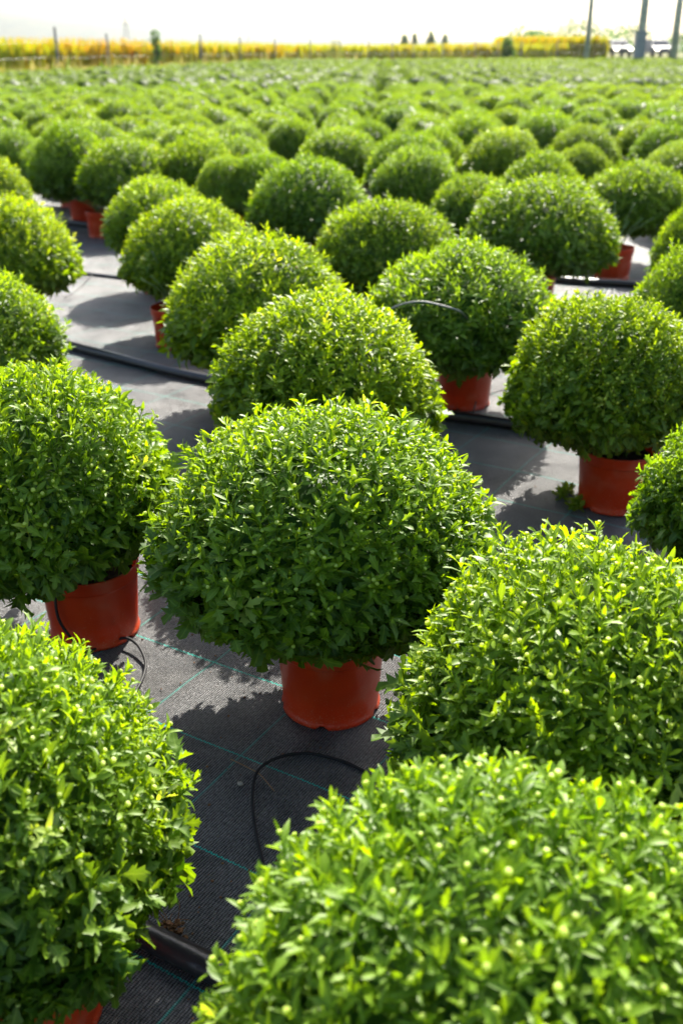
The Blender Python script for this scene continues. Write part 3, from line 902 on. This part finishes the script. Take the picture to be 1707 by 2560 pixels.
add_pipe(.82, [(-.337, 1.149), (-.281, 1.127), (-.226, 1.099)], 1, 'thick black pipe end at the bottom left with a clump of dry roots on it', lo=-4, hi=3)
add_pipe(3.3, [(-1.234, 4.548), (-1.041, 4.405), (-.833, 4.238), (-.581, 4.063), (.336, 3.611), (.489, 3.562), (.645, 3.506)], 2, 'thick black pipe passing behind the dome that stands behind the middle one')
add_pipe(6.0, [(-2.281, 8.328), (-2.023, 8.134), (1.379, 6.009), (1.705, 5.949)], 3, 'black pipe in front of the red pot under the dark crown on the right')
add_pipe(4.6, [(-1.749, 6.352), (-1.338, 6.157)], 4, 'thin black pipe crossing the sunny cloth lane on the left', rad=.010, lo=-8, hi=-2.2)

def add_tube(name, pts, rad, label, mat='tube', cat='tube', group='thin black drip tubes'):
    v, q = tube(spline(pts, 10), rad, 10); o = obj(name, mesh_from(name, v, q, mat=M[mat])); tag(o, label, cat, group); return o
zt_ = .0125
add_tube('drip_tube', [(-.10, 1.17, zt_), (-.125, 1.24, zt_), (-.136, 1.308, zt_), (-.155, 1.387, zt_), (-.168, 1.473, zt_ + .003), (-.164, 1.548, zt_ + .006), (-.126, 1.593, zt_ + .004), (-.074, 1.611, zt_), (-.021, 1.597, zt_), (.031, 1.567, zt_), (.10, 1.50, zt_), (.17, 1.44, zt_)], .0033,
         'thin black tube looping on the dark cloth in front of the middle pot')
add_tube('drip_tube', [(-.66, 2.02, .19), (-.655, 1.985, .17), (-.648, 1.972, .10), (-.60, 1.965, .03), (-.57, 2.00, .016), (-.538, 2.02, .022), (-.504, 2.012, .030), (-.47, 1.975, .025), (-.448, 1.91, .014), (-.46, 1.80, zt_), (-.52, 1.68, zt_)], .0035,
         'thin black tube curling off the foot of the left pot')
add_tube('drip_tube', [(.50, 3.60, .03), (.519, 3.676, .05), (.544, 3.78, .03), (.61, 3.906, .013), (.692, 3.974, zt_), (.80, 4.02, zt_)], .0026,
         'thin black tube beside the pot of the grey-green plant, joining the thick pipe')
add_tube('drip_tube', [(-1.568, 5.632, zt_), (-1.548, 5.913, zt_), (-1.54, 6.221, zt_ + .02)], .0028, 'thin black tube lying along the sunny lane at far left')
add_tube('drip_hose', [(.10, 3.46, .41), (.145, 3.40, .47), (.20, 3.378, .505), (.262, 3.375, .517), (.32, 3.37, .51), (.40, 3.38, .485), (.44, 3.46, .44)], .0036,
         'stiff grey tube arching out of the side of a green crown', 'greytube', 'tube', None)

# blue plastic tie in the pot with the fully visible rim
v, q = tube(spline([(.50, 3.715, .17), (.548, 3.700, .195), (.556, 3.700, .215), (.552, 3.705, .24)], 5), .0045, 8)
tag(obj('plastic_tie', mesh_from('plastic_tie', v, q, mat=M['blue'])), 'small bright blue plastic tie at the rim of a red pot', 'plastic tie')

# ---------------------------------------------------------------- litter on the cloth
v, q = tube(spline([(-.221, 1.593, .012), (-.18, 1.563, .013), (-.156, 1.535, .019), (-.128, 1.498, .012)], 6), [.0012] * 18 + [.0008], 5)
tag(obj('twig', mesh_from('twig', v, q, mat=M['twig'])), 'thin brown twig lying across the looping black tube', 'twig')
def blob(c, r, seed, squash=.7, nr=7, ns=10):
    rng = np.random.default_rng(seed); nz = smooth_noise(rng, 6, 3); z = np.cos(np.linspace(.05, np.pi - .05, nr)); th = np.linspace(0, 6.2832, ns, endpoint=False)
    Z, T = np.meshgrid(z, th, indexing='ij'); s = np.sqrt(1 - Z * Z); D = np.stack([s * np.cos(T), s * np.sin(T), Z], -1).reshape(-1, 3)
    return D * (r * (1 + .22 * nz(D)))[:, None] * (1, 1, squash) + np.array(c), grid_quads(nr, ns, True)[:, ::-1]
v, q = blob((-.196, 1.52, .012), .0058, 3, .6)
tag(obj('pebble', mesh_from('pebble', v, q, mat=M['pebble'])), 'small pale pebble lying on the dark cloth beside the twig', 'pebble')
def clump():
    g = Geo(); rng = np.random.default_rng(9)
    for i in range(46):
        a = rng.uniform(0, 6.28); r = abs(rng.normal(0, .016)); h = max(0, .020 - r * .7) * rng.uniform(0.2, 1)
        v, q = blob((0, 0, 0), rng.uniform(.0025, .006), 40 + i, .45, 5, 6); v = v @ rot('x', rng.normal(0, .8)).T
        g.add(v + (-.275 + r * 1.5 * math.cos(a), 1.163 + r * math.sin(a), .012 + h), q)
    for i in range(9):
        a = rng.uniform(0, 6.28); L_ = rng.uniform(.02, .045); p = np.array([-.275, 1.163, .02])
        e = p + (math.cos(a) * L_, math.sin(a) * L_ * .7, rng.uniform(-.005, .02))
        v, q = tube(spline([p, (p + e) / 2 + (0, 0, .01), e], 5), .0007, 4); g.add(v, q)
    v, q = tube(spline([(-.28, 1.175, .02), (-.30, 1.185, .05), (-.285, 1.19, .068), (-.262, 1.185, .06), (-.262, 1.178, .035), (-.268, 1.17, .02)], 6), .0009, 5); g.add(v, q)
    o = obj('root_clump', g.mesh('root_clump', M['crumb'])); tag(o, 'clump of dry roots and peat resting behind the thick pipe at the bottom', 'root clump')
clump()
def crumbs():
    g = Geo(); rng = np.random.default_rng(19)
    spots = [(-.95, 4.42, .12, .05, 60), (-.28, 1.2, .10, .06, 30), (-.66, 3.75, .18, .12, 60), (-.25, 3.55, .15, .15, 30), (-.1, 1.55, .5, .35, 60), (.6, 3.2, .4, .4, 50), (-.35, 1.9, .3, .25, 40), (-1.4, 5.2, .5, .6, 60), (-.28, 1.08, .08, .05, 18)]
    for sx_, sy_, ax, ay, n in spots:
        for i in range(n):
            v, q = blob((0, 0, 0), rng.uniform(.0012, .0035), rng.integers(1e6), .5, 4, 5)
            g.add(v + (sx_ + rng.normal(0, ax), sy_ + rng.normal(0, ay), .0105), q)
    tag(obj('soil_crumbs', g.mesh('soil_crumbs', M['crumb'])), 'scattered crumbs of brown peat on the black cloth', 'soil crumbs', None, 'stuff')
crumbs()
def weed(x0, y0, seed, label):
    G = Geo(); rng = np.random.default_rng(seed); SS = sprig_set(0)
    for i in range(9):
        (tv, tq, tc_), _ = SS[('S', False)][rng.integers(0, 10)]
        D = np.array([rng.normal(0, .4), rng.normal(0, .4), 1.0]); D /= np.linalg.norm(D); F = frames(rng, D[None])[0]
        c = tc_.copy(); c[:, 0] = .8
        G.add((tv * .55) @ F.T + (x0 + rng.normal(0, .018), y0 + rng.normal(0, .014), .035), tq, c)
    tag(obj('weed', G.mesh('weed', M['leaf'])), label, 'weed', 'weeds at the foot of a pot')
weed(.735, 2.80, 1, 'low green weed at the front left foot of the large right-hand pot')
weed(.725, 2.90, 2, 'smaller weed sprouting beside the pot, behind the front one')

# ---------------------------------------------------------------- fence and what lies beyond
def fence():
    root = bpy.data.objects.new('wire_fence', None); C.objects.link(root)
    tag(root, 'long fence of thin posts between the flowers and the dry corn', 'fence')
    pts = [(-16, 24), (-13, 33), (-10.5, 40.5), (-10.2, 48), (-9.2, 54.5), (-7.7, 60), (-6, 65), (-4.4, 73), (-2.3, 80), (-.1, 81.5), (2.0, 83), (3.9, 84), (5.6, 85), (8.0, 86.5), (10.7, 88), (12.6, 88.5), (14.5, 88.5), (17.1, 87), (19.5, 86.5), (22, 86)]
    rng = random.Random(4)
    tops = []
    for i, (x, y) in enumerate(pts):
        h = 1.9 + rng.uniform(-.06, .12); lx, ly = rng.gauss(0, .03), rng.gauss(0, .03)
        v, q = tube([(0, 0, -.2), (lx * .5, ly * .5, h * .5), (lx, ly, h)], [.06, .055, .05], 8)
        obj('fence_post', mesh_from('fence_post', v, q, mat=M['post']), root, (x, y, 0))
    for z in (.5, 1.0, 1.5):
        P = []
        for (x0, y0), (x1, y1) in zip(pts[:-1], pts[1:]):
            for t in (0, .5): P.append((x0 + (x1 - x0) * t, y0 + (y1 - y0) * t - .06, z - (.05 if t else 0)))
        P.append((*pts[-1], z)); v, q = tube(P, .004, 4); obj('wire', mesh_from('wire', v, q, mat=M['wire']), root)
fence()

def leafy(name, x, y, z0, shapes, n, sz, label, cat, trunk=None, group=None, seed=0, mat='tree', tint=(.4, .25)):
    """a crown of leaf-sized faces spread through ellipsoids, > trunk, crown"""
    rng = np.random.default_rng(seed + 900); root = bpy.data.objects.new(name, None); C.objects.link(root); root.location = (x, y, z0)
    tag(root, label, cat, group)
    g = Geo()
    for k in range(n):
        cx_, cy_, cz_, rx, ry, rz = shapes[rng.integers(0, len(shapes))]
        d = rng.normal(size=3); d /= np.linalg.norm(d); r = rng.uniform(.25, 1) ** .45
        p = np.array([cx_ + d[0] * rx * r, cy_ + d[1] * ry * r, cz_ + d[2] * rz * r])
        s = sz * rng.uniform(.6, 1.4)
        v, q, c = quad_leaf(rng, s, s * .6, float(np.clip(rng.normal(*tint), 0, 1)))
        v = v @ rot('y', rng.uniform(-1.5, 1.5)).T @ rot('z', rng.uniform(0, 6.28)).T + p
        g.add(v, q, c)
    obj('crown', g.mesh(name + '_crown', M[mat]), root)
    tg = Geo(); h, r0 = trunk or (1.0, .05)
    v, q = tube([(0, 0, -.1), (r0 * .4, 0, h * .5), (0, 0, h)], [r0, r0 * .8, r0 * .4], 8); tg.add(v, q)
    for k in range(6):
        a = rng.uniform(0, 6.28); b = h * rng.uniform(.4, .85)
        v, q = tube([(0, 0, b), (math.cos(a) * h * .15, math.sin(a) * h * .15, b + h * .2)], [r0 * .4, r0 * .15], 5); tg.add(v, q)
    obj('trunk', tg.mesh(name + '_trunk', M['bark']), root)

leafy('climbing_vine', -9.2, 54.5, 0, [(0, 0, 1.75, .28, .28, .38), (.05, 0, 1.2, .20, .2, .4), (0, 0, .6, .2, .2, .5)], 420, .14, 'green vine covering one of the fence posts on the left', 'vine', (1.9, .03), seed=1, tint=(.6, .2))
leafy('bush', 13.3, 88.0, 0, [(0, 0, 1.4, .5, .5, .75), (.1, 0, .6, .6, .5, .6)], 900, .2, 'rounded green bush growing against the fence right of centre', 'bush', (1.2, .05), seed=2, tint=(.5, .2))
leafy('bush', -.4, 81.0, 0, [(0, 0, 1.2, .5, .4, .8), (-.4, 0, .8, .4, .4, .6)], 300, .18, 'sparse brownish shrub against the fence near the middle', 'bush', (1.6, .04), seed=3, mat='grass', tint=(.3, .2))

def corn(name, poly, n, hmin, hmax, label, redness, seed):
    """blades of standing dry corn, many thin upright faces"""
    g = Geo(); rng = np.random.default_rng(seed)
    patch = smooth_noise(rng, 6, .25)
    tv, tq, tcc = [], [], []
    for k in range(n):
        t = rng.random(); s_ = rng.random() ** 1.6
        (ax, ay), (bx, by), (cx_, cy_), (dx, dy) = poly
        x = (ax + (bx - ax) * t) * (1 - s_) + (dx + (cx_ - dx) * t) * s_; y = (ay + (by - ay) * t) * (1 - s_) + (dy + (cy_ - dy) * t) * s_
        h = rng.uniform(hmin, hmax) * (1 + .10 * float(patch(np.array([x, y, 0])))); a = rng.uniform(0, 3.14); w = .05 + .0011 * y * rng.uniform(.5, 1.2); b = rng.normal(0, .18)
        ca, sa = math.cos(a), math.sin(a); zb = h * rng.uniform(0, .6)
        v = np.array([(x, y, zb), (x + ca * w + b * .4, y + sa * w, (zb + h) / 2), (x + b, y + .1 * b, h), (x - ca * w + b * .4, y - sa * w, (zb + h) / 2)])
        c = np.zeros((4, 3)); f = h / hmax * .35 + (zb / h) * .3
        c[:, 0] = np.clip(redness + f - .35 + .28 * float(patch(np.array([x * 1.7, y * 1.7, 3]))) + rng.normal(0, .22), 0, 1)
        tv.append(v); tq.append(np.arange(4)[None] + 4 * k); tcc.append(c)
    V = np.concatenate(tv); Q = np.concatenate(tq); CC = np.concatenate(tcc)
    tag(obj(name, mesh_from(name, V, Q, None, CC, M['corn'], False)), label, 'crop', None, 'stuff')
corn('corn_field', [(-34, 30), (-4, 74), (-10, 95), (-60, 50)], 16000, 1.1, 1.75, 'tall dry orange and yellow corn beyond the fence at left', .17, 4)
corn('yellow_crop', [(-8, 84), (19, 92), (24, 130), (-30, 130)], 13000, 1.1, 1.72, 'lower band of bright yellow crop stretching along the horizon', -.05, 5)
corn('tall_yellow_corn', [(13, 93), (22.5, 93), (28, 125), (18, 125)], 7000, 1.6, 2.35, 'taller yellow and rusty corn behind the fence towards the poles', .15, 6)

def rough_grass():
    rng = np.random.default_rng(31); V, Q, CC = [], [], []
    edge = [(-16, 25), (-11.4, 38), (-9.8, 47), (-8.4, 56), (-5.8, 66), (-3.6, 74.5), (0, 79.5), (8, 83.5), (16, 86), (38, 85)]
    n = 9000
    for k in range(n):
        i = rng.integers(0, len(edge) - 1); t = rng.random(); x = edge[i][0] + (edge[i + 1][0] - edge[i][0]) * t; y = edge[i][1] + (edge[i + 1][1] - edge[i][1]) * t
        x += rng.normal(0, .7); y += abs(rng.normal(0, 1.4)); h = rng.uniform(.1, .65) * (1 if rng.random() < .9 else 1.6); w = rng.uniform(.04, .12); a = rng.uniform(0, 3.14); b = rng.normal(0, .15)
        V.append([(x - w * math.cos(a), y - w * math.sin(a), 0), (x + w * math.cos(a), y + w * math.sin(a), 0), (x + b + .01, y, h), (x + b - .01, y, h)])
        Q.append(np.arange(4) + 4 * k); c = np.zeros((4, 3)); c[:, 0] = np.clip(rng.normal(.6, .3), 0, 1); CC.append(c)
    tag(obj('verge_grass', mesh_from('verge_grass', np.array(V), np.array(Q), None, np.concatenate(CC), M['grass'], False)), 'rough green and straw-coloured grass along the foot of the fence', 'grass', None, 'stuff')
rough_grass()

# concrete poles
def pole(x, y, h, r0, r1, label, sleeve=0):
    root = bpy.data.objects.new('concrete_pole', None); C.objects.link(root); root.location = (x, y, 0); tag(root, label, 'pole', 'concrete poles at the right')
    v, q = tube([(0, 0, -.5), (0, 0, h * .5), (0, 0, h)], [r0, (r0 + r1) / 2, r1], 14); obj('shaft', mesh_from('shaft', v, q, mat=M['concrete']), root)
    if sleeve:
        v, q = box(-sleeve, sleeve * .8, -sleeve, sleeve, 0.0, 2.4); obj('foot_block', mesh_from('foot_block', v, q, mat=M['base'], smooth=False), root)
    for z in (h - .5, h - 1.3):
        v, q = box(-1.1, 1.1, -.05, .05, z, z + .1); g = Geo(); g.add(v, q)
        for xx in (-1, -.4, .4, 1):
            v, q = tube([(xx, 0, z + .1), (xx, 0, z + .28)], [.035, .05], 8); g.add(v, q)
        obj('crossarm', g.mesh('crossarm', M['post'], False), root)
def atp(px, depth): return (px - 784) / 2286.3 * depth
pole(atp(1344, 73), 80, 11, .21, .14, 'slimmer brownish concrete pole, leftmost of the three on the right')
pole(atp(1466, 71), 78, 11, .31, .22, 'thick pale concrete pole with a wider foot, middle one of three', .36)
pole(atp(1543, 72), 79, 11, .28, .2, 'pale concrete pole nearest the right edge')

# road with two vehicles glinting
v, q = box(17, 120, 97.2, 104, -.3, .55); o = obj('road', mesh_from('road', v, q, mat=M['road'], smooth=False)); tag(o, kind='structure')
def vehicle(name, x, y, z, w, h, l, paint, label, cat):
    root = bpy.data.objects.new(name, None); C.objects.link(root); root.location = (x, y, z); tag(root, label, cat)
    hw = w / 2
    prof = [(0, .35), (0.02, .62), (.10, .78), (.9, .92), (1.05, .95), (1.75, h - .05), (2.1, h), (l - .7, h), (l - .15, h * .62), (l, .9), (l, .35)]
    g = Geo(); V = []
    for yy, zz in prof:
        tw = hw * (1 if zz < 1.0 else .80)
        V.append([(-tw * .97, yy, zz), (-tw, yy, zz), (tw, yy, zz), (tw * .97, yy, zz)])
    V = np.array(V).reshape(-1, 3)
    Q = [tuple(r) for r in grid_quads(len(prof), 4)]
    # side walls
    base = len(V); VV = list(map(tuple, V))
    for s, k in ((-1, 1), (1, 2)):
        for i in range(len(prof)): VV.append((s * hw * .99, prof[i][0], .33))
    n = len(prof)
    for i in range(n - 1):
        Q.append((i * 4 + 1, base + i, base + i + 1, (i + 1) * 4 + 1)); Q.append(((i + 1) * 4 + 2, base + n + i + 1, base + n + i, i * 4 + 2))
    obj('body', mesh_from('body', VV, Q, mat=M[paint], smooth=False), root)
    wv = np.array([(-hw * .74, 1.08, .99), (hw * .74, 1.08, .99), (hw * .68, 1.72, h - .09), (-hw * .68, 1.72, h - .09)]) + (0, -.03, .02)
    obj('windscreen', mesh_from('windscreen', np.vstack([wv, wv + (0, .02, -.01)]), [(0, 1, 2, 3), (7, 6, 5, 4), (0, 4, 5, 1), (1, 5, 6, 2), (2, 6, 7, 3), (3, 7, 4, 0)], mat=M['glass'], smooth=False), root)
    for s in (-1, 1):
        v, q = blob((0, 0, 0), .13, 5, .7, 7, 12); obj('headlight', mesh_from('headlight', v * (1.3, .5, 1), q, mat=M['lamp']), root, (s * hw * .74, -.02, .68))
        for yy in (.75, l - .8):
            v, q = tube([(-.11, 0, 0), (.11, 0, 0)], [.33, .33], 20); obj('wheel', mesh_from('wheel', v, q, mat=M['tyre']), root, (s * (hw - .10), yy, .33))
    v, q = box(-hw * .5, hw * .5, -.012, .01, .45, .6); obj('grille', mesh_from('grille', v, q, mat=M['tyre'], smooth=False), root)
vehicle('parked_car', atp(1428, 89.7), 98.5, .55, 1.75, 1.45, 4.2, 'paint', 'pale silver car with glinting headlights left of the thick pole', 'car')
vehicle('parked_van', atp(1521, 90.7), 99.5, .55, 1.8, 1.5, 4.6, 'white', 'white vehicle with bright glint beside the rightmost pole', 'van')

# distant trees, pylons, hills
for i, (px, hh, ww) in enumerate([(928, 8.5, 1.7), (951, 8.8, 1.1), (988, 9.6, 2.0), (1020, 8.6, 1.2)]):
    hh *= .6; ww *= .8
    leafy('far_tree', atp(px, 300), 330, 0, [(0, 0, hh * .55, ww * .75, ww * .75, hh * .42), (0, 0, hh * .36, ww, ww, hh * .3)], 700, .8,
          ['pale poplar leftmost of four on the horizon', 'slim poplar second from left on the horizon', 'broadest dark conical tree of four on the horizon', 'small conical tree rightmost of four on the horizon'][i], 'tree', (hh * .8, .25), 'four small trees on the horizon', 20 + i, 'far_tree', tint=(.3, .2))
def treeline():
    g = Geo(); rng = np.random.default_rng(61)
    for k in range(9000):
        x = rng.uniform(50, 230); y = 330 + rng.normal(0, 8); top = 6.5 + 1.8 * math.sin(x * .11) + 1.2 * math.sin(x * .37 + 1)
        z = rng.uniform(0, top); s = rng.uniform(.6, 1.4)
        v, q, c = quad_leaf(rng, s, s * .7, float(np.clip(rng.normal(.4, .2), 0, 1)))
        g.add(v @ rot('y', rng.uniform(-1.5, 1.5)).T @ rot('z', rng.uniform(0, 6.28)).T + (x, y, z), q, c)
    tag(obj('far_treeline', g.mesh('far_treeline', M['tree'])), 'low dark green line of far-off trees on the horizon at right', 'trees', None, 'stuff')
treeline()
def pylon(px, d, h, label):
    root_g = Geo(); b = h * .11
    def w(z): return b * (1 - z / h) ** .9 + .25
    zs = np.linspace(0, h, 10)
    for sx_ in (-1, 1):
        for sy_ in (-1, 1):
            v, q = tube([(sx_ * w(z), sy_ * w(z), z) for z in zs], .16, 5); root_g.add(v, q)
    for a, c in zip(zs[:-1], zs[1:]):
        for s in (-1, 1):
            v, q = tube([(-s * w(a), -w(a), a), (s * w(c), -w(c), c)], .09, 4); root_g.add(v, q)
            v, q = tube([(-s * w(a), w(a), a), (s * w(c), w(c), c)], .09, 4); root_g.add(v, q)
    for z, ww in ((h * .72, h * .16), (h * .84, h * .20), (h * .95, h * .13)):
        v, q = tube([(-ww, 0, z), (0, 0, z + .8), (ww, 0, z)], [.12, .3, .12], 5); root_g.add(v, q)
    o = obj('pylon', root_g.mesh('pylon', M['wire'])); o.location = (atp(px, d), d / .906, 0); tag(o, label, 'pylon', 'lattice pylons on the horizon')
pylon(293, 700, 22, 'tallest faint lattice pylon on the horizon left of the vine-covered post')
pylon(572, 1000, 16, 'small faint lattice pylon on the horizon near the centre left')
pylon(812, 1200, 22, 'faint thin pylon on the horizon at the middle')
def hills():
    xs = np.linspace(-2200, 2000, 90); rows = []
    for x in xs:
        env = 1 / (1 + math.exp((x + 500) / 130)); h = 20 + env * (85 + 18 * math.sin(x * .004) + 9 * math.sin(x * .013 + 1) + 4 * math.sin(x * .05))
        if x > 0: h = 14 + 6 * math.sin(x * .006) + 3 * math.sin(x * .03)
        rows.append([(x, 2400, -5), (x, 2550, h * .7), (x, 2700, h), (x, 2900, -5)])
    V = np.array(rows).reshape(-1, 3)
    tag(obj('hills', mesh_from('hills', V, grid_quads(len(xs), 4)[:, ::-1], mat=M['hill'])), kind='structure')
hills()

# ---------------------------------------------------------------- the air
HAZE = True
if HAZE:
    v, q = box(-2500, 2500, -40, 2950, -6, 140); m = bpy.data.materials.new('hazy_air'); m.use_nodes = True; nt = m.node_tree
    nt.nodes.remove(nt.nodes["Principled BSDF"]); pv = nt.nodes.new("ShaderNodeVolumePrincipled")
    pv.inputs["Color"].default_value = (.93, .95, 1, 1); pv.inputs["Density"].default_value = .00012
    pv.inputs["Anisotropy"].default_value = .3
    nt.links.new(pv.outputs[0], nt.nodes["Material Output"].inputs["Volume"])
    tag(obj('haze', mesh_from('haze', v, q[:, ::-1] if False else q, mat=m, smooth=False)), kind='stuff')
